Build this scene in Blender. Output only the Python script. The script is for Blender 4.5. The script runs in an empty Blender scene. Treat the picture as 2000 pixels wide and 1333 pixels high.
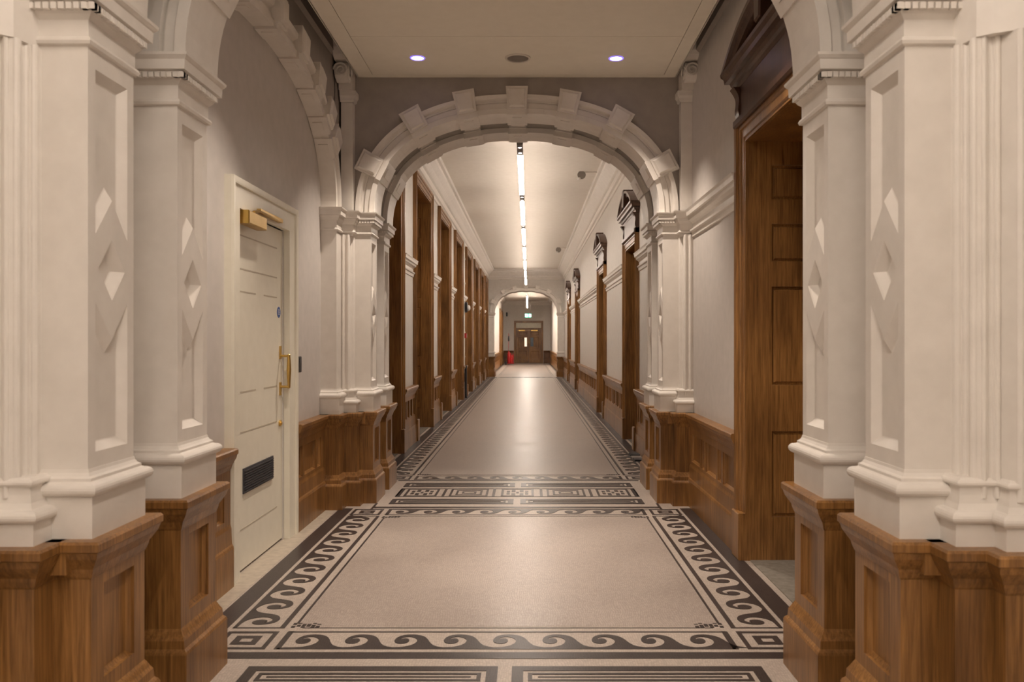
import bpy, math, random
from mathutils import Vector
from mathutils.geometry import tessellate_polygon
random.seed(7)
S = bpy.context.scene
COL = S.collection
C = -0.10            # centre line of the corridor (x); y runs down the corridor, z up

# ------------------------------------------------------------------ camera, world, exposure
cam = bpy.data.cameras.new('camera'); co = bpy.data.objects.new('camera', cam); COL.objects.link(co)
co.location = (0, 0, 1.4); co.rotation_euler = (math.pi/2, 0, 0)
cam.lens = 28.8; cam.sensor_width = 36; cam.shift_x = -0.016; cam.clip_start = 0.05; cam.clip_end = 200
cam.dof.use_dof = True; cam.dof.focus_distance = 9.0; cam.dof.aperture_fstop = 5.0
S.camera = co
w = bpy.data.worlds.new('world'); S.world = w; w.use_nodes = True
w.node_tree.nodes['Background'].inputs[0].default_value = (1, .85, .7, 1)
w.node_tree.nodes['Background'].inputs[1].default_value = 0.05
S.view_settings.view_transform = 'Standard'; S.view_settings.look = 'None'
S.view_settings.exposure = 0.26; S.view_settings.gamma = 1.0; S.view_settings.use_curve_mapping = False
S.cycles.max_bounces = 8; S.cycles.diffuse_bounces = 5
WARM = (1.0, 0.80, 0.62)
TUBE_STRENGTH = 44
HALL_STRENGTH = 78
SPOT_POWER = 180

# ------------------------------------------------------------------ materials
def new_mat(name):
    m = bpy.data.materials.new(name); m.use_nodes = True
    return m, m.node_tree, m.node_tree.nodes['Principled BSDF']
def ramp(nt, a, b, p0=.3, p1=.7):
    r = nt.nodes.new('ShaderNodeValToRGB'); e = r.color_ramp.elements
    e[0].position = p0; e[0].color = (*a, 1); e[1].position = p1; e[1].color = (*b, 1); return r
def coords(nt, scale):
    t = nt.nodes.new('ShaderNodeTexCoord'); m = nt.nodes.new('ShaderNodeMapping')
    m.inputs['Scale'].default_value = scale; nt.links.new(t.outputs['Object'], m.inputs['Vector']); return m
def mottled(name, a, b, scale=(3, 3, 3), rough=.5, bump=0.0, nscale=4, metal=0):
    m, nt, p = new_mat(name); mp = coords(nt, scale)
    n = nt.nodes.new('ShaderNodeTexNoise'); n.inputs['Scale'].default_value = nscale; n.inputs['Detail'].default_value = 5
    r = ramp(nt, a, b); nt.links.new(mp.outputs[0], n.inputs['Vector']); nt.links.new(n.outputs['Fac'], r.inputs[0])
    nt.links.new(r.outputs[0], p.inputs['Base Color']); p.inputs['Roughness'].default_value = rough
    p.inputs['Metallic'].default_value = metal
    if bump:
        b_ = nt.nodes.new('ShaderNodeBump'); b_.inputs['Strength'].default_value = bump; b_.inputs['Distance'].default_value = .002
        nt.links.new(n.outputs['Fac'], b_.inputs['Height']); nt.links.new(b_.outputs[0], p.inputs['Normal'])
    return m
def wood(name, a, b, rough=.38, scale=(28, 28, 1.6)):
    m, nt, p = new_mat(name); mp = coords(nt, scale)
    n = nt.nodes.new('ShaderNodeTexNoise'); n.inputs['Scale'].default_value = 1.6; n.inputs['Detail'].default_value = 8
    n.inputs['Roughness'].default_value = .65; n.inputs['Distortion'].default_value = .4
    mp2 = coords(nt, (3, 3, 1.2)); n2 = nt.nodes.new('ShaderNodeTexNoise'); n2.inputs['Scale'].default_value = 1.3
    nt.links.new(mp.outputs[0], n.inputs['Vector']); nt.links.new(mp2.outputs[0], n2.inputs['Vector'])
    r = ramp(nt, a, b, .28, .72); nt.links.new(n.outputs['Fac'], r.inputs[0])
    r2 = ramp(nt, (.62, .55, .48), (1.18, 1.12, 1.0), .3, .7); nt.links.new(n2.outputs['Fac'], r2.inputs[0])
    mx = nt.nodes.new('ShaderNodeMix'); mx.data_type = 'RGBA'; mx.blend_type = 'MULTIPLY'; mx.inputs[0].default_value = 1
    nt.links.new(r.outputs[0], mx.inputs[6]); nt.links.new(r2.outputs[0], mx.inputs[7])
    nt.links.new(mx.outputs[2], p.inputs['Base Color']); p.inputs['Roughness'].default_value = rough
    b_ = nt.nodes.new('ShaderNodeBump'); b_.inputs['Strength'].default_value = .25; b_.inputs['Distance'].default_value = .001
    nt.links.new(n.outputs['Fac'], b_.inputs['Height']); nt.links.new(b_.outputs[0], p.inputs['Normal'])
    return m
def tesserae(name, a, b, joint, rough=.3, size=85):
    """small square-ish mosaic stones laid in wavering rows"""
    m, nt, p = new_mat(name); mp = coords(nt, (1, 1, 1))
    n = nt.nodes.new('ShaderNodeTexNoise'); n.inputs['Scale'].default_value = 5; n.inputs['Detail'].default_value = 2
    nt.links.new(mp.outputs[0], n.inputs['Vector'])
    ad = nt.nodes.new('ShaderNodeVectorMath'); ad.operation = 'MULTIPLY_ADD'
    ad.inputs[1].default_value = (.07, .07, 0); nt.links.new(n.outputs['Color'], ad.inputs[0]); nt.links.new(mp.outputs[0], ad.inputs[2])
    v = nt.nodes.new('ShaderNodeTexVoronoi'); v.feature = 'DISTANCE_TO_EDGE'; v.inputs['Scale'].default_value = size
    v.inputs['Randomness'].default_value = .3
    v2 = nt.nodes.new('ShaderNodeTexVoronoi'); v2.inputs['Scale'].default_value = size; v2.inputs['Randomness'].default_value = .3
    v.voronoi_dimensions = v2.voronoi_dimensions = '2D'
    for q in (v, v2): nt.links.new(ad.outputs[0], q.inputs['Vector'])
    big = nt.nodes.new('ShaderNodeTexNoise'); big.inputs['Scale'].default_value = 1.4; big.inputs['Detail'].default_value = 3
    nt.links.new(mp.outputs[0], big.inputs['Vector'])
    sx = nt.nodes.new('ShaderNodeSeparateColor'); nt.links.new(v2.outputs['Color'], sx.inputs[0])
    mi = nt.nodes.new('ShaderNodeMath'); mi.operation = 'MULTIPLY_ADD'; mi.inputs[1].default_value = .4
    nt.links.new(sx.outputs[0], mi.inputs[0]); nt.links.new(big.outputs['Fac'], mi.inputs[2])
    r = ramp(nt, a, b, .35, 1.0); nt.links.new(mi.outputs[0], r.inputs[0])
    e = nt.nodes.new('ShaderNodeMapRange'); e.inputs[1].default_value = .0; e.inputs[2].default_value = .12
    nt.links.new(v.outputs['Distance'], e.inputs[0])
    mx = nt.nodes.new('ShaderNodeMix'); mx.data_type = 'RGBA'; nt.links.new(e.outputs[0], mx.inputs[0])
    mx.inputs[6].default_value = (*joint, 1); nt.links.new(r.outputs[0], mx.inputs[7]); p.inputs['Specular IOR Level'].default_value = .36
    nt.links.new(mx.outputs[2], p.inputs['Base Color'])
    rr = nt.nodes.new('ShaderNodeMapRange'); rr.inputs[3].default_value = rough-.06; rr.inputs[4].default_value = rough+.10
    nt.links.new(big.outputs['Fac'], rr.inputs[0]); nt.links.new(rr.outputs[0], p.inputs['Roughness'])
    b_ = nt.nodes.new('ShaderNodeBump'); b_.inputs['Strength'].default_value = .12; b_.inputs['Distance'].default_value = .0008
    nt.links.new(e.outputs[0], b_.inputs['Height']); nt.links.new(b_.outputs[0], p.inputs['Normal'])
    return m
def glow(name, color, strength):
    m, nt, p = new_mat(name); p.inputs['Base Color'].default_value = (*color, 1)
    p.inputs['Emission Color'].default_value = (*color, 1); p.inputs['Emission Strength'].default_value = strength
    return m
M = {}
M['paint'] = mottled('white_gloss_paint', (.74, .70, .65), (.80, .76, .71), rough=.42, bump=.05)
M['wall'] = mottled('cream_wall_paint', (.66, .63, .59), (.71, .68, .64), rough=.62, bump=.08)
M['panel'] = mottled('ceiling_panel_paint', (.90, .85, .74), (.93, .88, .77), rough=.6)
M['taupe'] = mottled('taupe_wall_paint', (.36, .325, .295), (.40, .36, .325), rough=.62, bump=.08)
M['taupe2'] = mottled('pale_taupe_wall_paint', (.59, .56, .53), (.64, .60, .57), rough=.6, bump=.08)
M['ceil'] = mottled('ceiling_paint', (.76, .71, .64), (.80, .75, .68), rough=.7)
M['oak'] = wood('oak', (.12, .056, .016), (.42, .222, .078), rough=.33, scale=(55, 55, 2.2))
M['oak_dark'] = wood('oak_dark', (.085, .035, .014), (.20, .09, .035), rough=.4)
M['mahogany'] = wood('dark_mahogany', (.055, .028, .017), (.125, .065, .042), rough=.32)
M['mosaic'] = tesserae('mosaic_cream', (.35, .30, .26), (.51, .445, .39), (.29, .24, .205), rough=.36)
M['mosaic_field'] = tesserae('mosaic_field', (.295, .247, .216), (.44, .378, .333), (.20, .165, .145), rough=.33)
M['mosaic_dark'] = tesserae('mosaic_dark', (.020, .016, .017), (.048, .038, .038), (.075, .06, .052), rough=.33)
M['stone'] = mottled('grey_stone', (.16, .145, .12), (.25, .225, .19), rough=.55, nscale=9)
M['limestone'] = mottled('limestone', (.36, .31, .25), (.47, .41, .33), rough=.5, nscale=7)
M['doorwhite'] = mottled('door_enamel', (.80, .77, .66), (.84, .81, .70), rough=.4)
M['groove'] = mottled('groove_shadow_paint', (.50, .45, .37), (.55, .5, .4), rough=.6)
M['brass'] = mottled('brass', (.55, .36, .10), (.66, .45, .15), rough=.32, metal=1)
M['black'] = mottled('black_plastic', (.012, .012, .014), (.022, .022, .025), rough=.45)
M['grille'] = mottled('dark_grille_metal', (.035, .035, .042), (.06, .06, .07), rough=.5)
M['grey'] = mottled('grey_metal', (.22, .19, .17), (.27, .24, .21), rough=.5)
M['white_plastic'] = mottled('white_plastic', (.72, .70, .66), (.78, .76, .72), rough=.4)
M['red'] = mottled('red_enamel', (.35, .012, .015), (.45, .02, .02), rough=.35)
M['blue'] = mottled('blue_sign', (.03, .09, .32), (.04, .11, .38), rough=.4)
M['duct'] = mottled('dark_duct', (.05, .045, .05), (.08, .07, .075), rough=.6)
M['rubber'] = mottled('rubber', (.01, .01, .01), (.02, .02, .02), rough=.8)
M['glass_blue'] = mottled('blue_grey_pane', (.12, .17, .22), (.22, .27, .33), rough=.12)
M['frosted'] = mottled('transom_pane', (.62, .58, .46), (.70, .66, .52), rough=.3)
M['tube'] = glow('tube_diffuser', (1.0, .86, .74), TUBE_STRENGTH)
M['uplight'] = glow('uplight_diffuser', (1.0, .86, .74), TUBE_STRENGTH*.42)
M['tube_far'] = glow('far_tube_diffuser', (1.0, .86, .74), TUBE_STRENGTH*2.1)
M['lit_pane'] = glow('lit_window_pane', (1.0, .80, .62), .9)
M['halltube'] = glow('hall_tube_diffuser', (1.0, .86, .74), HALL_STRENGTH)
M['lens'] = glow('downlight_lens', (.80, .72, 1.0), 7)
M['lens_rim'] = glow('downlight_rim', (.22, .15, .75), 1.2)
M['spotlens'] = glow('spot_lens', (1.0, .9, .85), 6)
M['exit_green'] = glow('exit_green', (.02, .42, .30), 1.0)
M['exit_pale'] = glow('exit_pale', (.55, 1.0, .82), 1.4)

# ------------------------------------------------------------------ mesh helpers
class Fr:
    def __init__(s, O, U, V, N): s.O, s.U, s.V, s.N = Vector(O), Vector(U), Vector(V), Vector(N)
    def __call__(s, a, b, c=0): return s.O + s.U*a + s.V*b + s.N*c
PLAN = Fr((0, 0, 0), (1, 0, 0), (0, 1, 0), (0, 0, 1))
def area(p): return sum(p[i][0]*p[(i+1) % len(p)][1]-p[(i+1) % len(p)][0]*p[i][1] for i in range(len(p)))/2
def inset(poly, d):
    p = poly if area(poly) > 0 else poly[::-1]
    out = []; n = len(p)
    for i in range(n):
        a, b, c = Vector(p[i-1]), Vector(p[i]), Vector(p[(i+1) % n])
        e1, e2 = (b-a).normalized(), (c-b).normalized()
        n1, n2 = Vector((-e1.y, e1.x)), Vector((-e2.y, e2.x))
        m = (n1+n2); l = m.length
        m = m/l if l > 1e-6 else n1
        out.append(tuple(b+m*(d/max(.25, m.dot(n1)))))
    return out
class MB:
    def __init__(s): s.v = []; s.f = []
    def add(s, pts): i = len(s.v); s.v += [tuple(p) for p in pts]; return i
    def face(s, pts): i = s.add(pts); s.f.append(tuple(range(i, i+len(pts)))); return s
    def box(s, x0, x1, y0, y1, z0, z1, fr=PLAN):
        i = s.add([fr(x, y, z) for z in (z0, z1) for (x, y) in ((x0, y0), (x1, y0), (x1, y1), (x0, y1))])
        for q in ((0, 3, 2, 1), (4, 5, 6, 7), (0, 1, 5, 4), (1, 2, 6, 5), (2, 3, 7, 6), (3, 0, 4, 7)):
            s.f.append(tuple(i+k for k in q))
        return s
    def prism(s, poly, z0, z1, fr=PLAN, bevel=0):
        n = len(poly); i = s.add([fr(x, y, z0) for x, y in poly]); j = s.add([fr(x, y, z1-bevel) for x, y in poly])
        s.f.append(tuple(range(i+n-1, i-1, -1)))
        for k in range(n): s.f.append((i+k, i+(k+1) % n, j+(k+1) % n, j+k))
        if bevel:
            q = inset(poly, bevel); q = q if area(poly) > 0 else q[::-1]
            k0 = s.add([fr(x, y, z1) for x, y in q])
            for k in range(n): s.f.append((j+k, j+(k+1) % n, k0+(k+1) % n, k0+k))
            j = k0
        s.f.append(tuple(range(j, j+n)))
        return s
    def sweep(s, path, prof, fr=PLAN, flip=False, closed=False, caps=True):
        """prof = [(out, height)], out is to the right of travel (left when flip)"""
        n = len(path); sg = -1 if flip else 1; rings = []
        for i in range(n):
            b = Vector(path[i][:2])
            e1 = (b-Vector(path[i-1])).normalized() if (i > 0 or closed) else None
            e2 = (Vector(path[(i+1) % n])-b).normalized() if (i < n-1 or closed) else None
            e1 = e1 or e2; e2 = e2 or e1
            n1, n2 = Vector((e1.y, -e1.x))*sg, Vector((e2.y, -e2.x))*sg
            m = (n1+n2).normalized(); k = 1/max(.3, m.dot(n1))
            rings.append(s.add([fr(b.x+m.x*o*k, b.y+m.y*o*k, h) for o, h in prof]))
        L = len(prof)
        for i in range(n if closed else n-1):
            a, b = rings[i], rings[(i+1) % n]
            for j in range(L-1): s.f.append((a+j, b+j, b+j+1, a+j+1))
        if caps and not closed:
            s.f.append(tuple(range(rings[0], rings[0]+L))); s.f.append(tuple(range(rings[-1]+L-1, rings[-1]-1, -1)))
        return s
    def panelled(s, fr, outer, holes, steps, fill=True, cut=()):
        """a face with recessed panels: holes cut out of it, each followed inward by (inset, depth) rings"""
        outer = outer if area(outer) > 0 else outer[::-1]
        holes = [h if area(h) > 0 else h[::-1] for h in holes]
        loops = [outer]+[h[::-1] for h in holes]+[(h if area(h) > 0 else h[::-1])[::-1] for h in cut]; pts = [p for l in loops for p in l]
        i = s.add([fr(a, b, 0) for a, b in pts])
        for t in tessellate_polygon([[Vector((a, b, 0)) for a, b in l] for l in loops]): s.f.append(tuple(i+k for k in t))
        for h in holes:
            n = len(h); prev = s.add([fr(a, b, 0) for a, b in h])
            for d, dep in steps:
                cur = s.add([fr(a, b, dep) for a, b in (inset(h, d) if d else h)])
                for k in range(n): s.f.append((prev+k, prev+(k+1) % n, cur+(k+1) % n, cur+k))
                prev = cur
            if fill: s.f.append(tuple(range(prev, prev+n)))
        return s
    def cyl(s, p, axis, r, h, n=16, r2=None, caps=True):
        a = Vector(axis).normalized(); t = a.orthogonal().normalized(); b = a.cross(t); p = Vector(p); r2 = r if r2 is None else r2
        i = s.add([p+(t*math.cos(k*2*math.pi/n)+b*math.sin(k*2*math.pi/n))*r for k in range(n)])
        j = s.add([p+a*h+(t*math.cos(k*2*math.pi/n)+b*math.sin(k*2*math.pi/n))*r2 for k in range(n)])
        for k in range(n): s.f.append((i+k, i+(k+1) % n, j+(k+1) % n, j+k))
        if caps: s.f.append(tuple(range(i+n-1, i-1, -1))); s.f.append(tuple(range(j, j+n)))
        return s
    def lathe(s, p, axis, prof, n=16):
        a = Vector(axis).normalized(); t = a.orthogonal().normalized(); b = a.cross(t); p = Vector(p); prev = None
        for r, h in prof:
            cur = s.add([p+a*h+(t*math.cos(k*2*math.pi/n)+b*math.sin(k*2*math.pi/n))*max(r, 1e-4) for k in range(n)])
            if prev is not None:
                for k in range(n): s.f.append((prev+k, prev+(k+1) % n, cur+(k+1) % n, cur+k))
            prev = cur
        return s
    def tube(s, pts, r, n=8):
        for a, b in zip(pts, pts[1:]):
            d = Vector(b)-Vector(a); s.cyl(a, d, r, d.length, n)
        return s
    def mesh(s, name, mat):
        m = bpy.data.meshes.new(name); m.from_pydata(s.v, [], s.f); m.materials.append(M[mat] if isinstance(mat, str) else mat); m.update(); return m
    def build(s, name, mat, parent=None, smooth=False, **tags):
        m = s.mesh(name, mat)
        if smooth: m.polygons.foreach_set('use_smooth', [True]*len(m.polygons))
        return link(name, m, parent, **tags)
def link(name, data, parent=None, loc=None, **tags):
    o = bpy.data.objects.new(name, data); COL.objects.link(o)
    if parent is not None:
        o.parent = parent
        w_ = Vector((0, 0, 0)); q = parent
        while q is not None: w_ += q.location; q = q.parent
        o.location = -w_ if loc is None else loc
    elif loc is not None: o.location = loc
    for k, v in tags.items(): o[k] = v
    return o
def thing(name, loc, label=None, category=None, group=None, kind=None):
    o = bpy.data.objects.new(name, None); COL.objects.link(o); o.location = loc; o.empty_display_size = .1
    if label: o['label'] = label
    if category: o['category'] = category
    if group: o['group'] = group
    if kind: o['kind'] = kind
    return o
def rect(a0, a1, b0, b1): return [(a0, b0), (a1, b0), (a1, b1), (a0, b1)]

# ------------------------------------------------------------------ positions along the corridor
A1, A2, A3 = 2.52, 7.09, 32.0           # front plinth planes of the three arches
SPR = 2.51                               # springing of every arch
HALF = 1.27                              # half opening at the shafts
END = 52.0
LW1, RW1 = -1.73, 1.41                   # walls of the near bay
LW2, RW2 = C-1.51, C+1.51                # walls of the long corridor
CEIL1, CEIL2, CEIL3 = 4.30, 4.20, 3.95
LDOORS = [(8.32, 10.32), (11.42, 13.44), (14.52, 16.54), (17.65, 19.62), (20.8, 22.8), (23.95, 25.95), (27.05, 29.05), (30.05, 31.75)]
RDOORS = [(10.4, 11.8), (14.75, 16.2), (22.35, 23.8), (27.1, 28.5)]
RNEAR = (3.78, 5.38)
LTOP, RTOP = 3.80, 2.84                  # outer top of the architraves
DARCH = .17
# ------------------------------------------------------------------ structure: floor, walls, ceilings
floor = MB().box(-2.6, 2.4, -4.5, END+.5, -.12, 0).build('floor', 'mosaic', kind='structure')
def wall_side(name, s, x, y0, y1, ztop, doors, dtop, mat='wall', thick=.95):
    mb = MB(); xo = x+s*thick; xa, xb = min(x, xo), max(x, xo); y = y0
    for a, b in doors:
        a_, b_ = a+DARCH-.07, b-DARCH+.07
        if a_ > y: mb.box(xa, xb, y, a_, 0, ztop)
        mb.box(xa, xb, a_, b_, dtop-.11, ztop); y = b_
    mb.box(xa, xb, y, y1, 0, ztop)
    return mb.build(name, mat, kind='structure')
LD3 = [(45.2, 47.0), (48.6, 50.4)]
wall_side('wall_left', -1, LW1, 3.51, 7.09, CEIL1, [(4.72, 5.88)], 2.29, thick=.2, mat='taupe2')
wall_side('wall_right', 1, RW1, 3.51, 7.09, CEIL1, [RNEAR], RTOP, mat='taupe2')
wall_side('wall_left', -1, LW2, 8.07, 31.99, CEIL2, LDOORS, LTOP)
wall_side('wall_right', 1, RW2, 8.07, 31.99, CEIL2, RDOORS, RTOP)
wall_side('wall_left', -1, LW2, 32.99, END, CEIL3, LD3, 3.2)
wall_side('wall_right', 1, RW2, 32.99, END, CEIL3, [], 0)
wall_side('wall_left', -1, -2.4, -4.2, 2.45, CEIL1, [], 0, thick=.2)
wall_side('wall_right', 1, 2.2, -4.2, 2.45, CEIL1, [], 0, thick=.2)
MB().box(-2.6, 2.4, -4.4, -4.2, 0, CEIL1).build('wall_rear', 'wall', kind='structure')
MB().box(-2.6, 2.4, -4.4, 3.5, CEIL1, CEIL1+.1).build('ceiling', 'ceil', kind='structure')
MB().box(-2.6, 2.4, 3.5, 7.15, CEIL1, CEIL1+.1).build('ceiling', 'ceil', kind='structure')
MB().box(-2.6, 2.4, 8.0, 32.1, CEIL2, CEIL2+.1).build('ceiling', 'ceil', kind='structure')
MB().box(-2.6, 2.4, 32.9, END+.2, CEIL3, CEIL3+.1).build('ceiling', 'ceil', kind='structure')
# end wall with the double door opening
mb = MB(); DX0, DX1, DT = -.91, .94, 2.68
mb.box(-2.6, DX0+.05, END, END+.2, 0, CEIL3); mb.box(DX1-.05, 2.4, END, END+.2, 0, CEIL3); mb.box(DX0+.05, DX1-.05, END, END+.2, DT-.05, CEIL3)
mb.build('wall_back', 'wall', kind='structure')
MB().box(-1.5, 1.5, END+1.6, END+1.7, 0, 3).build('wall_back', 'wall', kind='structure')

# ------------------------------------------------------------------ arches
def scurve(a, b, n=72, p=2.3):
    pts = []
    for i in range(n+1):
        t = math.pi*i/n; c, s_ = math.cos(t), math.sin(t)
        pts.append((a*math.copysign(abs(c)**(2/p), c), b*abs(s_)**(2/p)))
    # resample by arc length
    L = [0]
    for q, r in zip(pts, pts[1:]): L.append(L[-1]+math.dist(q, r))
    out = []; k = 0
    for i in range(n+1):
        d = L[-1]*i/n
        while k < n-1 and L[k+1] < d: k += 1
        f = (d-L[k])/max(1e-9, L[k+1]-L[k]); out.append((pts[k][0]+(pts[k+1][0]-pts[k][0])*f, pts[k][1]+(pts[k+1][1]-pts[k][1])*f))
    return out
def offs(pts, r):
    out = []; n = len(pts)
    for i in range(n):
        a = pts[max(0, i-1)]; b = pts[min(n-1, i+1)]; tx, tz = b[0]-a[0], b[1]-a[1]; l = math.hypot(tx, tz)
        nx, nz = tz/l, -tx/l
        if i in (0, n-1): nx, nz = (1 if i == 0 else -1), 0
        out.append((pts[i][0]+nx*r, pts[i][1]+nz*r))
    return out
CURVE = scurve(HALF-.03, .87)
RING = [(0, .33), (0, 0), (.045, 0), (.05, .014), (.09, .018), (.095, .032), (.118, .026), (.128, .004), (.135, -.004), (.165, -.008), (.168, .03), (.168, .10)]
def ring_mesh(curve, prof, fr):
    """fr(u, z, w)"""
    mb = MB(); rings = [offs(curve, r) for r, _ in prof]; n = len(curve)
    idx = [mb.add([fr(rings[j][i][0], rings[j][i][1], prof[j][1]) for j in range(len(prof))]) for i in range(n)]
    for i in range(n-1):
        for j in range(len(prof)-1): mb.f.append((idx[i]+j, idx[i+1]+j, idx[i+1]+j+1, idx[i]+j+1))
    for i in (0, n-1): mb.f.append(tuple(range(idx[i], idx[i]+len(prof))))
    return mb
def block(curve, frac, fr, wdepth, width=.18, r1=.228, r0=.03):
    n = len(curve)-1; i = max(1, min(n-1, round(frac*n))); a, b = curve[i-1], curve[i+1]
    tx, tz = b[0]-a[0], b[1]-a[1]; l = math.hypot(tx, tz); tx /= l; tz /= l; nx, nz = tz, -tx; px, pz = curve[i]
    loc = Fr(fr(px, pz, 0), fr(tx, tz, 0)-fr(0, 0, 0), fr(nx, nz, 0)-fr(0, 0, 0), fr(0, 0, -1)-fr(0, 0, 0))
    h = width/2; mb = MB()
    mb.prism([(-h*.92, r0), (h*.92, r0), (h*1.06, r1), (-h*1.06, r1)], -.06, .036, loc)
    q = inset([(-h*.92, r0), (h*.92, r0), (h*1.06, r1), (-h*1.06, r1)], .016)
    mb.prism(q, .036, .052, loc, bevel=.014)
    mb.box(-h*1.0, h*1.0, -.016, .035, -wdepth-.004, .018, loc)          # band across the soffit
    mb.prism(rect(-h*.45, h*.45, -.022, -.015), -wdepth*.82, -wdepth*.18, loc)
    return mb
def fractions(curve, us):
    n = len(curve)-1; out = []
    for u in us: out.append(min(range(n+1), key=lambda i: abs(offs(curve, .12)[i][0]-u))/n)
    return out
FRACS = fractions(CURVE, [1.26, .885, .455, 0, -.455, -.885, -1.26])
ANAME = {1: 'nearest', 2: 'second', 3: 'far'}
def archway(no, y0, ztop, label):
    root = thing('archway', (C, y0, SPR), label, 'arch', 'moulded arches across the corridor')
    for k, dy in enumerate((.03, .68)):
        fr = Fr((C, y0+dy, SPR), (1, 0, 0), (0, 0, 1), (0, 1, 0))
        ring = ring_mesh(CURVE, RING, fr).build('arch_moulding', 'paint', root)
        for f in FRACS: block(CURVE, f, fr, .33).build('voussoir', 'paint', ring)
    # masonry above the rings and behind them
    mb = MB()
    for ya, yb, r in ((y0+.06, y0+.36, .10), (y0+.355, y0+.675, .27), (y0+.67, y0+.99, .10)):
        c = offs(CURVE, r); H = ztop-SPR
        for (u0, z0), (u1, z1) in zip(c, c[1:]):
            mb.face([(C+u0, ya, SPR+z0), (C+u1, ya, SPR+z1), (C+u1, ya, ztop), (C+u0, ya, ztop)])
            mb.face([(C+u0, yb, SPR+z0), (C+u1, yb, SPR+z1), (C+u1, yb, ztop), (C+u0, yb, ztop)])
            mb.face([(C+u0, ya, SPR+z0), (C+u1, ya, SPR+z1), (C+u1, yb, SPR+z1), (C+u0, yb, SPR+z0)])
        for sg in (-1, 1): mb.box(C+sg*(1.24+r), C+sg*2.45, ya, yb, SPR, ztop)
    for sg in (-1, 1): mb.box(C+sg*1.58, C+sg*2.45, y0+.06, y0+.95, 0, SPR)
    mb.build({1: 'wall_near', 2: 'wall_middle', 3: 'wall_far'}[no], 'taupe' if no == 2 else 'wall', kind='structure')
archway(1, A1, CEIL1, 'white moulded arch nearest the camera, its crown cut off by the top of the photo')
archway(2, A2, CEIL1, 'white moulded arch with blocks standing out all round, between dim bay and bright corridor')
archway(3, A3, CEIL2, 'small distant white moulded arch at the end of the bright corridor')

CAPP = [(0, 2.318), (.012, 2.322), (.016, 2.332), (.012, 2.342), (.004, 2.346), (.004, 2.398), (.008, 2.402), (.018, 2.412), (.026, 2.426), (.030, 2.446), (.046, 2.449), (.048, 2.486), (.052, 2.490), (.060, 2.500), (.062, 2.51), (-.1, 2.51)]
def torus(zc, r, x0, k=8): return [(x0+r*math.cos(t), zc+r*math.sin(t)) for t in [-math.pi/2+math.pi*i/k for i in range(k+1)]]
BASEP = [(-.05, .79), (.028, .79), (.028, .918)]+torus(.941, .021, .027)+[(.019, .965), (.019, .974), (.010, .980), (.004, .990), (.002, 1.0), (-.05, 1.0)]
LOWP = [(-.05, .79), (.024, .79), (.024, .855)]+torus(.876, .019, .023)+[(.014, .897), (.006, .915), (.002, .94), (.001, .962)]+torus(.974, .010, .003, 5)+[(-.004, .990), (-.05, .990)]
WCAP = [(0, .665), (.004, .672), (.010, .69), (.012, .70), (.020, .712), (.034, .735), (.040, .755), (.046, .760), (.046, .782), (.040, .79), (-.1, .79)]
WBASE = [(-.02, 0), (.038, 0), (.038, .195), (.034, .205), (.024, .215), (.022, .245), (.014, .258), (.006, .275), (0, .285), (-.02, .285)]
DIAMOND_STEPS = [(.006, -.003), (.020, -.016), (.026, -.018)]
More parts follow.
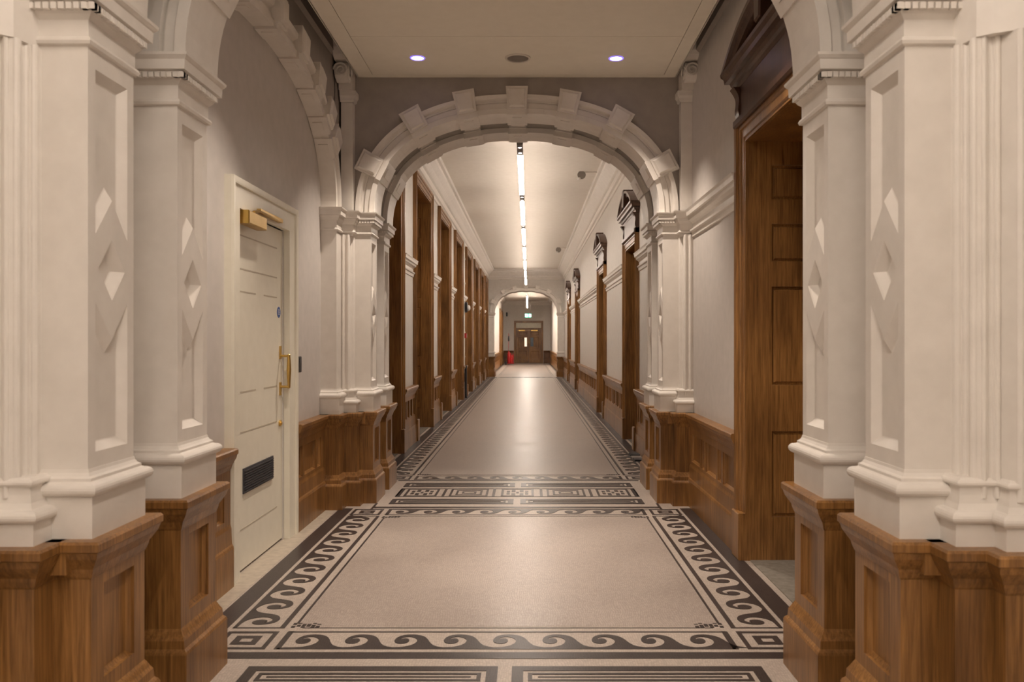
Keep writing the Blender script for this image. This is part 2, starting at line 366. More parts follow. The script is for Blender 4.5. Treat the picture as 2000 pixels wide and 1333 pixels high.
def pilaster(s, y0, label, group, dent=True):
    """stone shaft on the wooden pedestal; y0 = plinth front"""
    X = lambda u: C+s*u
    root = thing('pilaster', (X(1.40), y0+.175, .79), label, 'pilaster', group)
    ya, yb, ui = y0+.028, y0+.322, 1.27
    path = [(X(1.58), yb), (X(ui), yb), (X(ui), ya), (X(1.60), ya)]
    # shaft: front and back faces, panelled reveal with the sunk diamond
    mb = MB(); mb.face([(X(ui), ya, .99), (X(1.6), ya, .99), (X(1.6), ya, 2.35), (X(ui), ya, 2.35)])
    mb.face([(X(ui), yb, .99), (X(1.6), yb, .99), (X(1.6), yb, 2.35), (X(ui), yb, 2.35)])
    fr = Fr((X(ui), ya, 0), (0, 1, 0), (0, 0, 1), (-s, 0, 0))
    W = yb-ya; e0, e1, m = .044, W-.044, W/2
    up = [(e0, 1.74), (m, 1.86), (e1, 1.74), (e1, 2.26), (e0, 2.26)]
    lo = [(e0, 1.05), (e1, 1.05), (e1, 1.525), (m, 1.405), (e0, 1.525)]
    dia = [(m, 1.532), (m+.086, 1.632), (m, 1.732), (m-.086, 1.632)]
    mb.panelled(fr, rect(0, W, .99, 2.35), [up, lo], [(.007, -.006), (.026, -.024), (.030, -.026)], cut=[dia])
    sh = mb.build('shaft', 'paint', root)
    d = MB(); prev = dia
    for d0, z0_, d1, z1_ in ((0, 0, .006, -.004), (.006, -.004, .030, -.028), (.030, -.028, .034, -.030)):
        a_, b_ = inset(dia, d0) if d0 else (dia if area(dia) > 0 else dia[::-1]), inset(dia, d1)
        for k in range(4): d.face([fr(*a_[k], z0_), fr(*a_[(k+1) % 4], z0_), fr(*b_[(k+1) % 4], z1_), fr(*b_[k], z1_)])
    d.face([fr(*p, -.030) for p in inset(dia, .034)])
    MB.build(d, 'diamond_ornament', 'paint', root)
    MB().sweep(path, BASEP, flip=s < 0).build('plinth', 'paint', root)
    cap = MB().sweep(path, CAPP, flip=s < 0).build('capital', 'paint', root)
    if dent:
        spots = []; k = 0
        while k*.0235 < .33: # along the front
            u = ui-.040+k*.0235; spots.append((*sorted((X(u), X(u+.0165))), ya-.040, ya, 2.420, 2.440)); k += 1
        k = 0
        while k*.0235 < W+.05:
            y = ya-.036+k*.0235; spots.append((*sorted((X(ui-.040), X(ui))), y, y+.0165, 2.420, 2.440)); k += 1
        if y0 < 4:      # near enough to tell the single dentils apart
            for q in spots: MB().box(*q).build('dentil', 'paint', cap)
        else:
            mb = MB()
            for q in spots: mb.box(*q)
            o = mb.build('dentil_course', 'paint', cap); o['kind'] = 'stuff'
    return root
def pedestal(s, y0, label, group):
    X = lambda u: C+s*u
    root = thing('pedestal', (X(1.40), y0+.175, 0), label, 'pedestal', group)
    ya, yb, ui = y0, y0+.35, 1.245; W = yb-ya
    path = [(X(1.58), yb), (X(ui), yb), (X(ui), ya), (X(1.6), ya)]
    mb = MB(); mb.face([(X(ui), ya, 0), (X(1.6), ya, 0), (X(1.6), ya, .7), (X(ui), ya, .7)])
    mb.face([(X(ui), yb, 0), (X(1.6), yb, 0), (X(1.6), yb, .7), (X(ui), yb, .7)])
    fr = Fr((X(ui), ya, 0), (0, 1, 0), (0, 0, 1), (-s, 0, 0))
    mb.panelled(fr, rect(0, W, 0, .7), [rect(.075, W-.075, .335, .635)], [(0, -.012), (.012, -.022), (.014, -.024)])
    mb.build('die', 'oak', root)
    MB().box(*sorted((X(1.30), X(1.55))), ya+.02, yb-.02, 0, .7).build('carcass', 'oak', root)
    MB().sweep(path, WCAP, flip=s < 0).build('cap_moulding', 'oak', root)
    MB().sweep(path, WBASE, flip=s < 0).build('base_moulding', 'oak', root)
    return root
def side_pier(s, y0, near, fwd_m, fwd_p, label, plabel, cap, full=True):
    """the stepped angle shaft (fluted) and outer pilaster standing forward of the arch pier"""
    X = lambda u: C+s*u
    root = thing('fluted_pilaster', (X(1.45), y0, .79), label, 'pilaster', 'fluted angle pilasters')
    um, up, uw = (1.36, 1.475, 1.80) if near else (1.36, 1.48, 1.63)
    sm = um+.03
    # fluted shaft plan, from the flat pier outwards: beads and hollows along a stepping line
    tgt = y0-fwd_m+.03
    def flutes(p, q, n):
        p, q = Vector(p), Vector(q); d = (q-p)/n; nrm = Vector((-d.y, d.x)).normalized()
        if nrm.y > 0: nrm = -nrm
        out = []
        for k in range(n):
            sg = 1 if k % 2 == 0 else -.8; r = d.length*.42
            for t in range(0, 7):
                a_ = t*math.pi/6; out.append(tuple(p+d*(k+.5)-d.normalized()*r*math.cos(a_)+nrm*r*sg*math.sin(a_)))
        return out
    if near: plan = [(sm+.025, y0+.03)]+flutes((sm+.028, y0+.018), (sm+.055, tgt), 3)+flutes((sm+.062, tgt), (up+.035, tgt-.006), 3)+flutes((up+.045, y0-fwd_p+.03), (uw-.02, y0-fwd_p+.01), 9)
    else: plan = [(sm+.025, y0+.03)]+flutes((sm+.028, y0+.018), (sm+.036, tgt+.01), 2)+flutes((sm+.040, tgt), (1.515, tgt), 4)
    mb = MB(); zt = 2.31
    for (u0, a0), (u1, a1) in zip(plan, plan[1:]):
        mb.face([(X(u0), a0, .93), (X(u1), a1, .93), (X(u1), a1, zt), (X(u0), a0, zt)])
    mb.build('fluted_shaft', 'paint', root, smooth=False)
    top = SPR if cap else 2.9
    if near:   # plain rounded masonry over the flutes
        pts = [(sm+.03, y0+.03), (sm+.05, tgt+.0), (up, tgt-.03), (up+.08, y0-fwd_p+.02), (uw+.3, y0-fwd_p-.06)]
        m2 = MB()
        for (u0, a0), (u1, a1) in zip(pts, pts[1:]):
            m2.face([(X(u0), a0, 2.31), (X(u1), a1, 2.31), (X(u1), a1, 3.2), (X(u0), a0, 3.2)])
        m2.face([(X(u_), a_, 2.31) for u_, a_ in pts]+[(X(uw+.3), y0+.1, 2.31), (X(sm), y0+.1, 2.31)])
        m2.build('neck_block', 'paint', root)
    path = [(X(sm), y0+.05), (X(sm), y0-fwd_m+.03), (X(up+.03), y0-fwd_m+.03)]
    if full: path += [(X(up+.03), y0-fwd_p+.03), (X(uw), y0-fwd_p+.03)]
    else: path = [(X(sm), y0+.05), (X(sm), y0-fwd_m+.03), (X(1.56), y0-fwd_m+.03)]
    mpath = path[:3]
    MB().sweep(mpath if not near else path, LOWP, flip=s < 0, caps=False).build('low_plinth', 'paint', root)
    wpath = [(X(um), y0+.05)] + [(x_-s*.03 if i_ in (2, 3) and full else x_, y_-.03) for i_, (x_, y_) in list(enumerate(path))[1:]]
    wpath[1] = (X(um), path[1][1]-.03)
    ped = thing('pedestal', (X(1.45), y0, 0), plabel, 'pedestal', 'stepped oak pedestals under the fluted pilasters')
    m3 = MB()
    for (x0, a0), (x1, a1) in zip(wpath, wpath[1:]): m3.face([(x0, a0, 0), (x1, a1, 0), (x1, a1, .72), (x0, a0, .72)])
    m3.build('die', 'oak', ped)
    MB().sweep(wpath, WCAP, flip=s < 0, caps=False).build('cap_moulding', 'oak', ped)
    MB().sweep(wpath, WBASE, flip=s < 0, caps=False).build('base_moulding', 'oak', ped)
    MB().box(*sorted((X(1.30), X(1.57))), y0-fwd_m+.06, y0+.2, .69, .7885).build('cap_board', 'oak', ped)
    if cap:
        MB().sweep([(X(1.40), y0+.05), (X(1.40), y0-fwd_m+.045), (X(1.52), y0-fwd_m+.045)], CAPP, flip=s < 0, caps=False).build('capital', 'paint', root)
        MB().box(*sorted((X(1.40), X(1.52))), y0-fwd_m+.046, y0+.05, 2.30, SPR).build('neck', 'paint', root)
        # slim strip above, up to the scroll bracket
        MB().box(*sorted((X(1.415), X(1.515))), y0-.03, y0+.07, SPR, 3.50).build('upper_strip', 'paint', root)
        MB().sweep([(X(1.41), y0+.07), (X(1.41), y0-.035), (X(1.52), y0-.035)], [(0, 3.46), (.012, 3.47), (.016, 3.49), (.03, 3.51), (.03, 3.55), (-.05, 3.55)], flip=s < 0).build('strip_capital', 'paint', root)
    return root
side = {-1: 'left', 1: 'right'}
for no, y0 in ((1, A1), (2, A2), (3, A3)):
    where = {1: 'nearest arch, closest to the camera', 2: 'second arch, at the end of the dim bay', 3: 'far arch at the end of the corridor'}[no]
    for s in (-1, 1):
        for k, dy in ((0, 0), (1, .65)):
            lay = 'front' if k == 0 else 'rear'
            pilaster(s, y0+dy, f'{side[s]}-hand {lay} white panelled pilaster with diamond, {ANAME[no]} arch', 'white pilasters with a sunk diamond', dent=no < 3)
            pedestal(s, y0+dy, f'{side[s]}-hand {lay} oak pedestal with sunk panel under {ANAME[no]} arch', 'oak pedestals under the arches')
side_pier(-1, A1, True, .10, .16, 'fluted white pilaster at the left edge of the photo', 'stepped oak pedestal in the bottom left corner of the photo', False)
side_pier(1, A1, True, .10, .16, 'fluted white pilaster at the right edge of the photo', 'stepped oak pedestal in the bottom right corner of the photo', False)
side_pier(-1, A2, False, .12, .29, 'thin fluted white pilaster in the corner left of the second arch', 'stepped oak pedestal in the corner left of second arch', True, full=False)
side_pier(1, A2, False, .12, .29, 'thin fluted white pilaster in the corner right of the second arch', 'stepped oak pedestal in the corner right of second arch', True, full=False)
# outer pilaster (left wall arch springs from it)
pr = thing('pilaster', (-1.66, 6.9, .79), 'plain white corner pilaster beyond white door, carrying the side wall arch', 'pilaster')
PX0, PX1, PY = -1.75, -1.60, 6.83
pth = [(PX1, 7.1), (PX1, PY), (PX0, PY)]
MB().box(PX0, PX1, PY, 7.12, .9, 2.45).build('shaft', 'paint', pr)
MB().sweep([(PX1, 7.12), (PX1, PY), (PX0, PY)], BASEP, flip=True).build('plinth', 'paint', pr)
MB().sweep([(PX1, 7.12), (PX1, PY), (PX0, PY)], CAPP, flip=True).build('capital', 'paint', pr)
ped = thing('pedestal', (-1.66, 6.9, 0), 'plain oak corner pedestal beyond the white door, under the plain pilaster', 'pedestal')
MB().box(-1.80, -1.575, 6.80, 7.12, 0, .72).build('die', 'oak', ped)
MB().sweep([(-1.575, 7.12), (-1.575, 6.80), (-1.80, 6.80)], WCAP, flip=True).build('cap_moulding', 'oak', ped)
MB().sweep([(-1.575, 7.12), (-1.575, 6.80), (-1.80, 6.80)], WBASE, flip=True).build('base_moulding', 'oak', ped)
# side wall arch on the left, over the white door
sa = thing('wall_arch', (-1.6, 5.24, SPR), 'white blocked arch moulding on the left wall above the white door', 'arch')
SC = scurve(1.585, .87); SFR = Fr((-1.60, 5.24, SPR), (0, 1, 0), (0, 0, 1), (-1, 0, 0))
rg = ring_mesh(SC, [(r, min(w_, .13)) for r, w_ in RING], SFR).build('arch_moulding', 'paint', sa)
for f in fractions(SC, [1.52, 1.3, .95, .5, 0, -.5, -.95, -1.3]): block(SC, f, SFR, .12).build('voussoir', 'paint', rg)
mb = MB(); c = offs(SC, .10)
for (u0, z0), (u1, z1) in zip(c, c[1:]):
    mb.face([(-1.635, 5.24+u0, SPR+z0), (-1.635, 5.24+u1, SPR+z1), (-1.635, 5.24+u1, CEIL1), (-1.635, 5.24+u0, CEIL1)])
    mb.face([(-1.635, 5.24+u0, SPR+z0), (-1.635, 5.24+u1, SPR+z1), (-1.74, 5.24+u1, SPR+z1), (-1.74, 5.24+u0, SPR+z0)])
mb.box(-1.74, -1.635, 6.9, 7.15, SPR, CEIL1)
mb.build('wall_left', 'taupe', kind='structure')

# scroll brackets either side of the second arch
def scroll(s):
    x = C+s*1.465; r = thing('scroll_bracket', (x, A2-.03, 3.55), f'carved scroll bracket in the dark corner, {side[s]} of ceiling panel', 'bracket', 'scroll brackets beside the ceiling panel')
    MB().box(x-.055, x+.055, A2-.10, A2+.06, 3.55, 3.95).build('block', 'paint', r)
    m_ = MB()
    for zc, yc, rr in ((3.67, A2-.17, .085), (3.86, A2-.24, .12)):
        m_.cyl((x-.05, yc, zc), (1, 0, 0), rr, .10, 24)
        for q in (.72, .42): m_.cyl((x-.058, yc, zc), (1, 0, 0), rr*q, .116, 20)
        pts = []
        for k in range(36):
            t = k/35*math.pi*3.4; q = rr*.95*(1-k/42); pts.append((x-.0, yc, zc))
            pts[-1] = (x+.0, yc+q*math.cos(t), zc+q*math.sin(t))
        m_.tube([(p[0]-.056, p[1], p[2]) for p in pts], .008, 5); m_.tube([(p[0]+.056, p[1], p[2]) for p in pts], .008, 5)
    # face spiral seen end on
    m_.box(x-.05, x+.05, A2-.16, A2-.08, 3.72, 3.92)
    m_.build('scroll', 'paint', r, smooth=False)
    rs = MB(); pts = []
    for k in range(40):
        t = k/39*math.pi*4; q = .062*(1-k/44); pts.append((x+q*math.cos(t)*s, A2-.262, 3.665+q*math.sin(t)))
    rs.tube(pts, .009, 6).build('rosette', 'paint', r)
scroll(-1); scroll(1)

# ------------------------------------------------------------------ mouldings along the walls
RAIL = [(0, 2.285), (.012, 2.29), (.016, 2.325), (.030, 2.335), (.032, 2.35), (.006, 2.36), (.006, 2.40), (.02, 2.415), (.045, 2.43), (.050, 2.455), (.066, 2.46), (.070, 2.49), (.078, 2.51), (-.02, 2.51)]
def run(name, s, x, y0, y1, prof, mat, parent=None, **k):
    return MB().sweep([(x, y1), (x, y0)] if s > 0 else [(x, y0), (x, y1)], prof, flip=False).build(name, mat, parent, **k)
nt_ = [0]
def trim(s, x, y0, y1, prof, mat='paint'):
    nt_[0] += 1
    return run(f'trim_{nt_[0]}', s, x, y0, y1, prof, mat, kind='structure')
def gaps(a, b, doors):
    out = []; y = a
    for p, q in doors:
        if p-y > .05: out.append((y, p))
        y = q
    if b-y > .05: out.append((y, b))
    return out
LG = gaps(A2+1.0, A3, LDOORS); RG = gaps(A2+1.0, A3, RDOORS)
for a, b in LG: trim(-1, LW2, a, b, RAIL)
for a, b in RG: trim(1, RW2, a, b, RAIL)
for a, b in gaps(3.5, 7.0, [RNEAR]): trim(1, RW1, a, b, RAIL)
CORN = [(0, 3.80), (.02, 3.81), (.022, 3.86), (.05, 3.88), (.06, 3.92), (.06, 3.96), (.09, 3.98), (.15, 4.04), (.22, 4.10), (.23, 4.14), (.27, 4.15), (.28, 4.20), (0, 4.20)]
trim(-1, LW2, A2+.98, A3+.07, CORN); trim(1, RW2, A2+.98, A3+.07, CORN)
MB().sweep([(RW2, A3+.06), (LW2, A3+.06)], CORN, flip=True).build('trim_40', 'paint', kind='structure')
CORN3 = [(o*.7, 3.95-(4.20-h)*.7) for o, h in CORN]
MB().sweep([(RW2, END), (LW2, END)], CORN3, flip=True).build('trim_41', 'paint', kind='structure')
trim(-1, LW2, A3+.99, END, CORN3); trim(1, RW2, A3+.99, END, CORN3)
CORN1 = [(0, 3.78), (.03, 3.80), (.03, 3.88), (.07, 3.92), (.12, 3.98), (.13, 4.06), (0, 4.08)]
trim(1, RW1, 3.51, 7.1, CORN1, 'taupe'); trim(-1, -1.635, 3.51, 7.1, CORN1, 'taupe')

# wainscots
def wainscot(s, x, y0, y1, label, wide=.30, narrow=.10, plain=False):
    """oak dado: cap, board with sunk panels in a wide / narrow rhythm, skirting"""
    xf = x-s*.035
    nt_[0] += 1
    r = thing(f'trim_{nt_[0]}', (x, (y0+y1)/2, 0), kind='structure'); r['label'] = label
    if s < 0: fr = Fr((xf, y0, 0), (0, 1, 0), (0, 0, 1), (1, 0, 0))
    else: fr = Fr((xf, y0, 0), (0, 1, 0), (0, 0, 1), (-1, 0, 0))
    L = y1-y0; holes = []; y = .07; k = 0
    while y < L-.1:
        wd = wide if k % 2 == 0 else narrow
        if y+wd > L-.06: wd = L-.06-y
        if wd > .06: holes.append(rect(y, y+wd, .385, .615))
        y += wd+.055; k += 1
    MB().panelled(fr, rect(0, L, 0, .72), holes, [(0, -.008), (.012, -.020), (.014, -.022)]).build('panel_board', 'oak', r)
    run('cap_moulding', s, xf, y0, y1, WCAP, 'oak', r)
    run('skirting', s, xf, y0, y1, [(0, 0), (.02, 0), (.02, .22), (.016, .235), (.010, .245), (.008, .27), (.006, .335), (.002, .35), (0, .36)], 'oak', r)
    return r
for i, (a, b) in enumerate(LG): wainscot(-1, LW2, a, b, 'oak dado between the tall doorways on the left wall', .20, .20)
for i, (a, b) in enumerate(RG): wainscot(1, RW2, a, b, 'oak dado with small upright panels on the right wall', .30, .13)
wainscot(1, RW1, RNEAR[1], 6.98, 'oak dado on the right wall between tall doorway and second arch', .34, .11)
wainscot(1, RW1, 3.51, RNEAR[0], 'oak dado on the right wall behind the nearest arch')
wainscot(-1, LW1, 3.51, 4.66, 'oak dado on the left wall between nearest arch and white door', .30, .11)
wainscot(-1, LW1, 5.97, 6.83, 'oak dado on the left wall just beyond the white door', .11, .32)
for s, x in ((-1, LW2), (1, RW2)):
    for a, b in gaps(33.0, END, LD3 if s < 0 else []): wainscot(s, x, a, b, 'oak dado beyond the far arch')
for x0, x1 in ((LW2, DX0-.02), (DX1+.02, RW2)):
    nt_[0] += 1
    r = thing(f'trim_{nt_[0]}', ((x0+x1)/2, END, 0), kind='structure')
    MB().panelled(Fr((x0, END-.035, 0), (1, 0, 0), (0, 0, 1), (0, -1, 0)), rect(0, x1-x0, 0, .72), [rect(.1, x1-x0-.08, .36, .62)], [(0, -.01), (.014, -.022)]).build('panel_board', 'oak_dark', r)
    MB().sweep([(x1, END-.035), (x0, END-.035)], WCAP, flip=True).build('cap_moulding', 'oak_dark', r)
    MB().sweep([(x1, END-.035), (x0, END-.035)], WBASE, flip=True).build('base_moulding', 'oak_dark', r)

# ------------------------------------------------------------------ timber doorways in the side walls
ARCHI = [(.003, -.02), (.003, .030), (.012, .030), (.016, .022), (.030, .022), (.036, .032), (.085, .034), (.090, .044), (.125, .044), (.135, .058), (.162, .062), (.170, .050), (.170, -.02)]
def doorway(s, x, y0, y1, top, label, group, pediment, depth=.55, mat='oak', pans=None, cat='doorway'):
    r = thing('doorway', (x, (y0+y1)/2, 0), label, cat, group)
    zt = top-DARCH; a, b = y0+DARCH, y1-DARCH; N = (-s, 0, 0)
    fr = Fr((x, 0, 0), (0, 1, 0), (0, 0, 1), N)
    MB().sweep([(a, .30), (a, zt), (b, zt), (b, .30)], ARCHI, fr, flip=True).build('architrave', mat, r)
    for p, q in ((y0-.005, a-.004), (b+.004, y1+.005)):
        MB().prism([(p, 0), (q, 0), (q, .27), (q-.02 if p < a else q, .30), (p+.0, .30)], -.02, .075, fr, bevel=.006).build('plinth_block', mat, r)
    # panelled linings of the deep reveal: near and far jamb, head
    xi = x+s*depth
    pans = pans or [(.28, .826), (1.119, 1.746), (1.905, 2.146), (2.30, 2.52)]
    for yj, nrm in ((b, (0, -1, 0)), (a, (0, 1, 0))):
        f2 = Fr((x-s*.012, yj, 0), (s, 0, 0), (0, 0, 1), nrm)
        holes = [rect(.15, depth-.06, p0, p1) for p0, p1 in pans]
        jb = MB().panelled(f2, rect(0, depth, 0, zt), holes, [(0, -.014), (.016, -.020)], fill=True).build('jamb_lining', mat, r)
        for p0, p1 in pans:
            MB().prism(inset(rect(.15, depth-.06, p0, p1), .014), -.035, -.006, f2, bevel=.010).build('panel', mat, jb)
    MB().box(*sorted((x-s*.012, xi)), a-.02, b+.02, zt, zt+.05).build('head_lining', mat, r)
    # the door leaf at the back of the reveal
    W = b-a; f3 = Fr((xi, a, 0), (0, 1, 0), (0, 0, 1), N); hs = []
    for p0, p1 in pans:
        for q0, q1 in ((.10, W/2-.06), (W/2+.06, W-.10)): hs.append(rect(q0, q1, p0, p1))
    lf = MB().panelled(f3, rect(0, W, 0, zt), hs, [(0, -.014), (.016, -.020)], fill=True).build('door_leaf', mat, r)
    for h in hs: MB().prism(inset(h, .014), -.035, -.006, f3, bevel=.010).build('panel', mat, lf)
    MB().cyl((xi-s*0, a+.10, 1.05), N, .012, .05, 10).build('door_knob', 'brass', lf)
    MB().box(*sorted((x+s*.0, xi)), a, b, .0, .006).build('threshold', 'stone', r)
    if pediment:
        pm = 'mahogany'
        # frieze, consoles, cornice and segmental pediment
        MB().box(*sorted((x-s*.045, x)), y0+.04, y1-.04, top-.01, top+.21).build('frieze', pm, r)
        f = Fr((x, 0, 0), (0, 1, 0), (0, 0, 1), N)
        hd = [(0, .02), (.0, .075), (.02, .085), (.03, .085)]
        MB().prism(rect(y0-.0, y1+.0, top-.055, top+.005), -.01, .070, f, bevel=.012).build('head_fillet', pm, r)
        for p in (y0+.0, y1-.10):
            m_ = MB(); pts = []
            for k in range(13):
                t = k/12; pts.append((top-.02+t*.22, .035+.055*(t**1.5)+.014*math.sin(t*math.pi*2)))
            i0 = [(z, o) for z, o in pts]
            g = Fr((x, p, 0), N, (0, 0, 1), (0, 1, 0))
            m_.prism([(0, top-.02)]+[(o, z) for z, o in i0]+[(0, top+.20)], 0, .10, g, bevel=.008)
            m_.build('console', pm, r)
        pc = [(0, top+.19), (.035, top+.20), (.042, top+.225), (.058, top+.235), (.066, top+.26), (.094, top+.265), (.098, top+.295), (.114, top+.315), (.118, top+.335), (0, top+.335)]
        MB().sweep([(x+s*.02, y1-.02), (x-s*.012, y1-.02), (x-s*.012, y0+.02), (x+s*.02, y0+.02)], pc, flip=(s < 0)).build('cornice', pm, r)
        # arc
        h0, W2, yc = .235, (y1-y0)/2+.09, (y0+y1)/2; R = (W2*W2+h0*h0)/(2*h0); th = math.asin(W2/R); zc = top+.335-(R-h0)
        mo, mi = [], []
        for k in range(25):
            t = -th+2*th*k/24; mo.append((yc+R*math.sin(t), zc+R*math.cos(t))); mi.append((yc+(R-.085)*math.sin(t*.96), zc+(R-.085)*math.cos(t*.96)))
        m_ = MB()
        sec = [(0, 0), (0, .128), (.03, .128), (.04, .108), (.075, .095), (.085, .07), (.085, .0)]
        idx = []
        for k in range(25):
            t = -th+2*th*k/24; row = []
            for dr, out in sec: row.append(f(yc+(R-dr)*math.sin(t), zc+(R-dr)*math.cos(t), out))
            idx.append(m_.add(row))
        for k in range(24):
            for j in range(len(sec)-1): m_.f.append((idx[k]+j, idx[k+1]+j, idx[k+1]+j+1, idx[k]+j+1))
        for k in (0, 24): m_.f.append(tuple(range(idx[k], idx[k]+len(sec))))
        m_.build('pediment_arch', pm, r)
        MB().prism([(p[0], max(p[1], top+.33)) for p in mi]+[(yc+W2-.06, top+.33), (yc-W2+.06, top+.33)][:0], 0, .04, f).build('tympanum', pm, r)
        m_ = MB().prism([(yc-.05, top+.36), (yc+.05, top+.36), (yc+.065, top+.60), (yc-.065, top+.60)], .0, .138, f, bevel=.01)
        m_.build('keystone', pm, r)
    return r
TALL = [(.30, .44), (.62, 1.0), (1.14, 1.95), (2.08, 2.95), (3.06, 3.40)]
ordw = ['first', 'second', 'third', 'fourth', 'fifth', 'sixth', 'seventh', 'eighth']
for i, (a, b) in enumerate(LDOORS):
    doorway(-1, LW2, a, b, LTOP, f'tall oak doorway with panelled jambs, {ordw[i]} from the second arch on the left wall', 'tall oak doorways on the left wall', False, pans=TALL)
for i, (a, b) in enumerate(RDOORS):
    doorway(1, RW2, a, b, RTOP, f'oak doorway under a dark rounded pediment, {ordw[i]} beyond the second arch on the right', 'pedimented doorways on the right wall', True)
doorway(1, RW1, RNEAR[0], RNEAR[1], RTOP, 'large pedimented oak doorway on the right, before the second arch', 'pedimented doorways on the right wall', True, depth=.75)
P3 = [(.3, .9), (1.1, 1.9), (2.05, 2.85)]
for i, (a, b) in enumerate(LD3):
    doorway(-1, LW2, a, b, 3.2, f'{"nearer" if i == 0 else "farther"} plain oak doorway on the left wall beyond the far arch', 'oak doorways beyond the far arch', False, pans=P3)

# ------------------------------------------------------------------ white door, left wall of the near bay
wd = thing('white_door', (LW1, 5.315, 0), 'white panelled fire door with brass pull handle and dark floor-level grille', 'door')
fx = -1.69
F = Fr((fx, 0, 0), (0, 1, 0), (0, 0, 1), (1, 0, 0))
y0d, y1d, ya, yb, zt = 4.66, 5.97, 4.80, 5.80, 2.18
MB().prism([(y0d, 0), (ya, 0), (ya, zt), (yb, zt), (yb, 0), (y1d, 0), (y1d, 2.352), (y0d, 2.352)], -.06, 0, F).build('door_frame', 'doorwhite', wd)
MB().sweep([(y0d+.03, 0), (y0d+.03, 2.322), (y1d-.03, 2.322), (y1d-.03, 0)], [(-.012, 0), (-.010, .012), (0, .014), (.028, .016), (.03, 0)], F, flip=True).build('frame_bead', 'doorwhite', wd)
leaf = MB().box(-1.775, -1.738, ya+.004, yb-.004, .012, zt-.006).build('door_leaf', 'doorwhite', wd)
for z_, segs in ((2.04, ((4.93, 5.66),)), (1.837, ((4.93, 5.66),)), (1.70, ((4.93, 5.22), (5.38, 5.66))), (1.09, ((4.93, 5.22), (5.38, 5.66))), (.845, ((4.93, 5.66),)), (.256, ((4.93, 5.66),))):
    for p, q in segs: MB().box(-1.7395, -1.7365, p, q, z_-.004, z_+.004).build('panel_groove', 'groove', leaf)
g = MB().box(-1.738, -1.730, 4.98, 5.56, .468, .622).build('floor_grille', 'grille', leaf, label='dark louvred vent grille')
m_ = MB()
for k in range(9): m_.box(-1.730, -1.724, 4.99, 5.55, .478+k*.0155, .484+k*.0155)
o = m_.build('grille_louvres', 'grille', wd); o['kind'] = 'stuff'
hd = MB()
for z_ in (1.32, 1.066): hd.box(-1.738, -1.730, 5.715, 5.745, z_-.045, z_+.045)
hd.tube([(-1.735, 5.73, 1.295), (-1.675, 5.73, 1.295)], .009); hd.tube([(-1.735, 5.73, 1.08), (-1.675, 5.73, 1.08)], .009)
hd.lathe((-1.675, 5.73, 1.068), (0, 0, 1), [(.004, 0), (.010, .005), (.011, .04), (.015, .11), (.016, .13), (.012, .20), (.010, .235), (.004, .24)], 14)
hd.build('pull_handle', 'brass', leaf)
MB().cyl((-1.738, 5.72, .826), (1, 0, 0), .022, .010, 20).cyl((-1.728, 5.72, .826), (1, 0, 0), .012, .008, 16).build('lock', 'brass', leaf)
MB().cyl((-1.738, 5.70, 1.60), (1, 0, 0), .038, .002, 28).build('fire_door_disc', 'blue', leaf, label='round blue fire door sign')
m_ = MB()
for k in range(3): m_.box(-1.7362, -1.7355, 5.68, 5.72, 1.585+k*.014, 1.590+k*.014)
m_.build('sign_lettering', 'white_plastic', leaf, label='white lettering on the blue disc')
cl = MB().prism(rect(4.83, 5.16, 2.095, 2.175), -.02, .045, F, bevel=.006).build('door_closer', 'brass', wd, label='brass door closer box')
MB().tube([(-1.66, 4.95, 2.18), (-1.66, 5.05, 2.20), (-1.675, 5.52, 2.205)], .009).box(-1.69, -1.665, 5.10, 5.56, 2.20, 2.225).build('closer_arm', 'brass', wd)
kp = thing('card_reader', (LW1, 6.12, 1.22), 'small black card reader on the wall beyond the white door', 'card reader')
MB().prism(rect(6.075, 6.155, 1.165, 1.285), 0, .028, Fr((LW1, 0, 0), (0, 1, 0), (0, 0, 1), (1, 0, 0)), bevel=.005).build('housing', 'black', kp)
MB().prism(rect(6.09, 6.14, 1.235, 1.27), .026, .030, Fr((LW1, 0, 0), (0, 1, 0), (0, 0, 1), (1, 0, 0))).build('reader_window', 'grille', kp)

# ------------------------------------------------------------------ suspended ceiling panel of the near bay
cp = thing('ceiling_panel', (C, 5.3, 3.70), 'flat cream ceiling panel hanging above the near bay', 'ceiling panel')
Z0, XL, XR = 3.70, -1.483, 1.283
xs = [XL, -1.345, 1.172, XR]; ys = [3.56, 6.185, 7.05, 7.145]
gp = .0025
MB().box(XL, XR, 3.56, 7.145, Z0+.014, Z0+.07).build('backing_board', 'oak_dark', cp)
for (a, b) in ((XL, xs[1]), (xs[2], XR)): MB().box(a if a == XL else a+gp, b-gp if a == XL else b, 3.56, 7.07, Z0, Z0+.016).build('edge_board', 'panel', cp)
MB().box(XL, XR, 7.07, 7.146, Z0, Z0+.016).build('edge_board', 'panel', cp)
MB().box(xs[1]+gp, xs[2]-gp, 3.56, ys[1]-gp, Z0, Z0+.016).build('board', 'panel', cp)
MB().box(xs[1]+gp, xs[2]-gp, ys[1]+gp, 7.068, Z0, Z0+.016).build('board', 'panel', cp)
for x_ in (XL, XR): MB().box(x_-.006, x_+.006, 3.56, 7.146, Z0, Z0+.075).build('side_fascia', 'panel', cp)
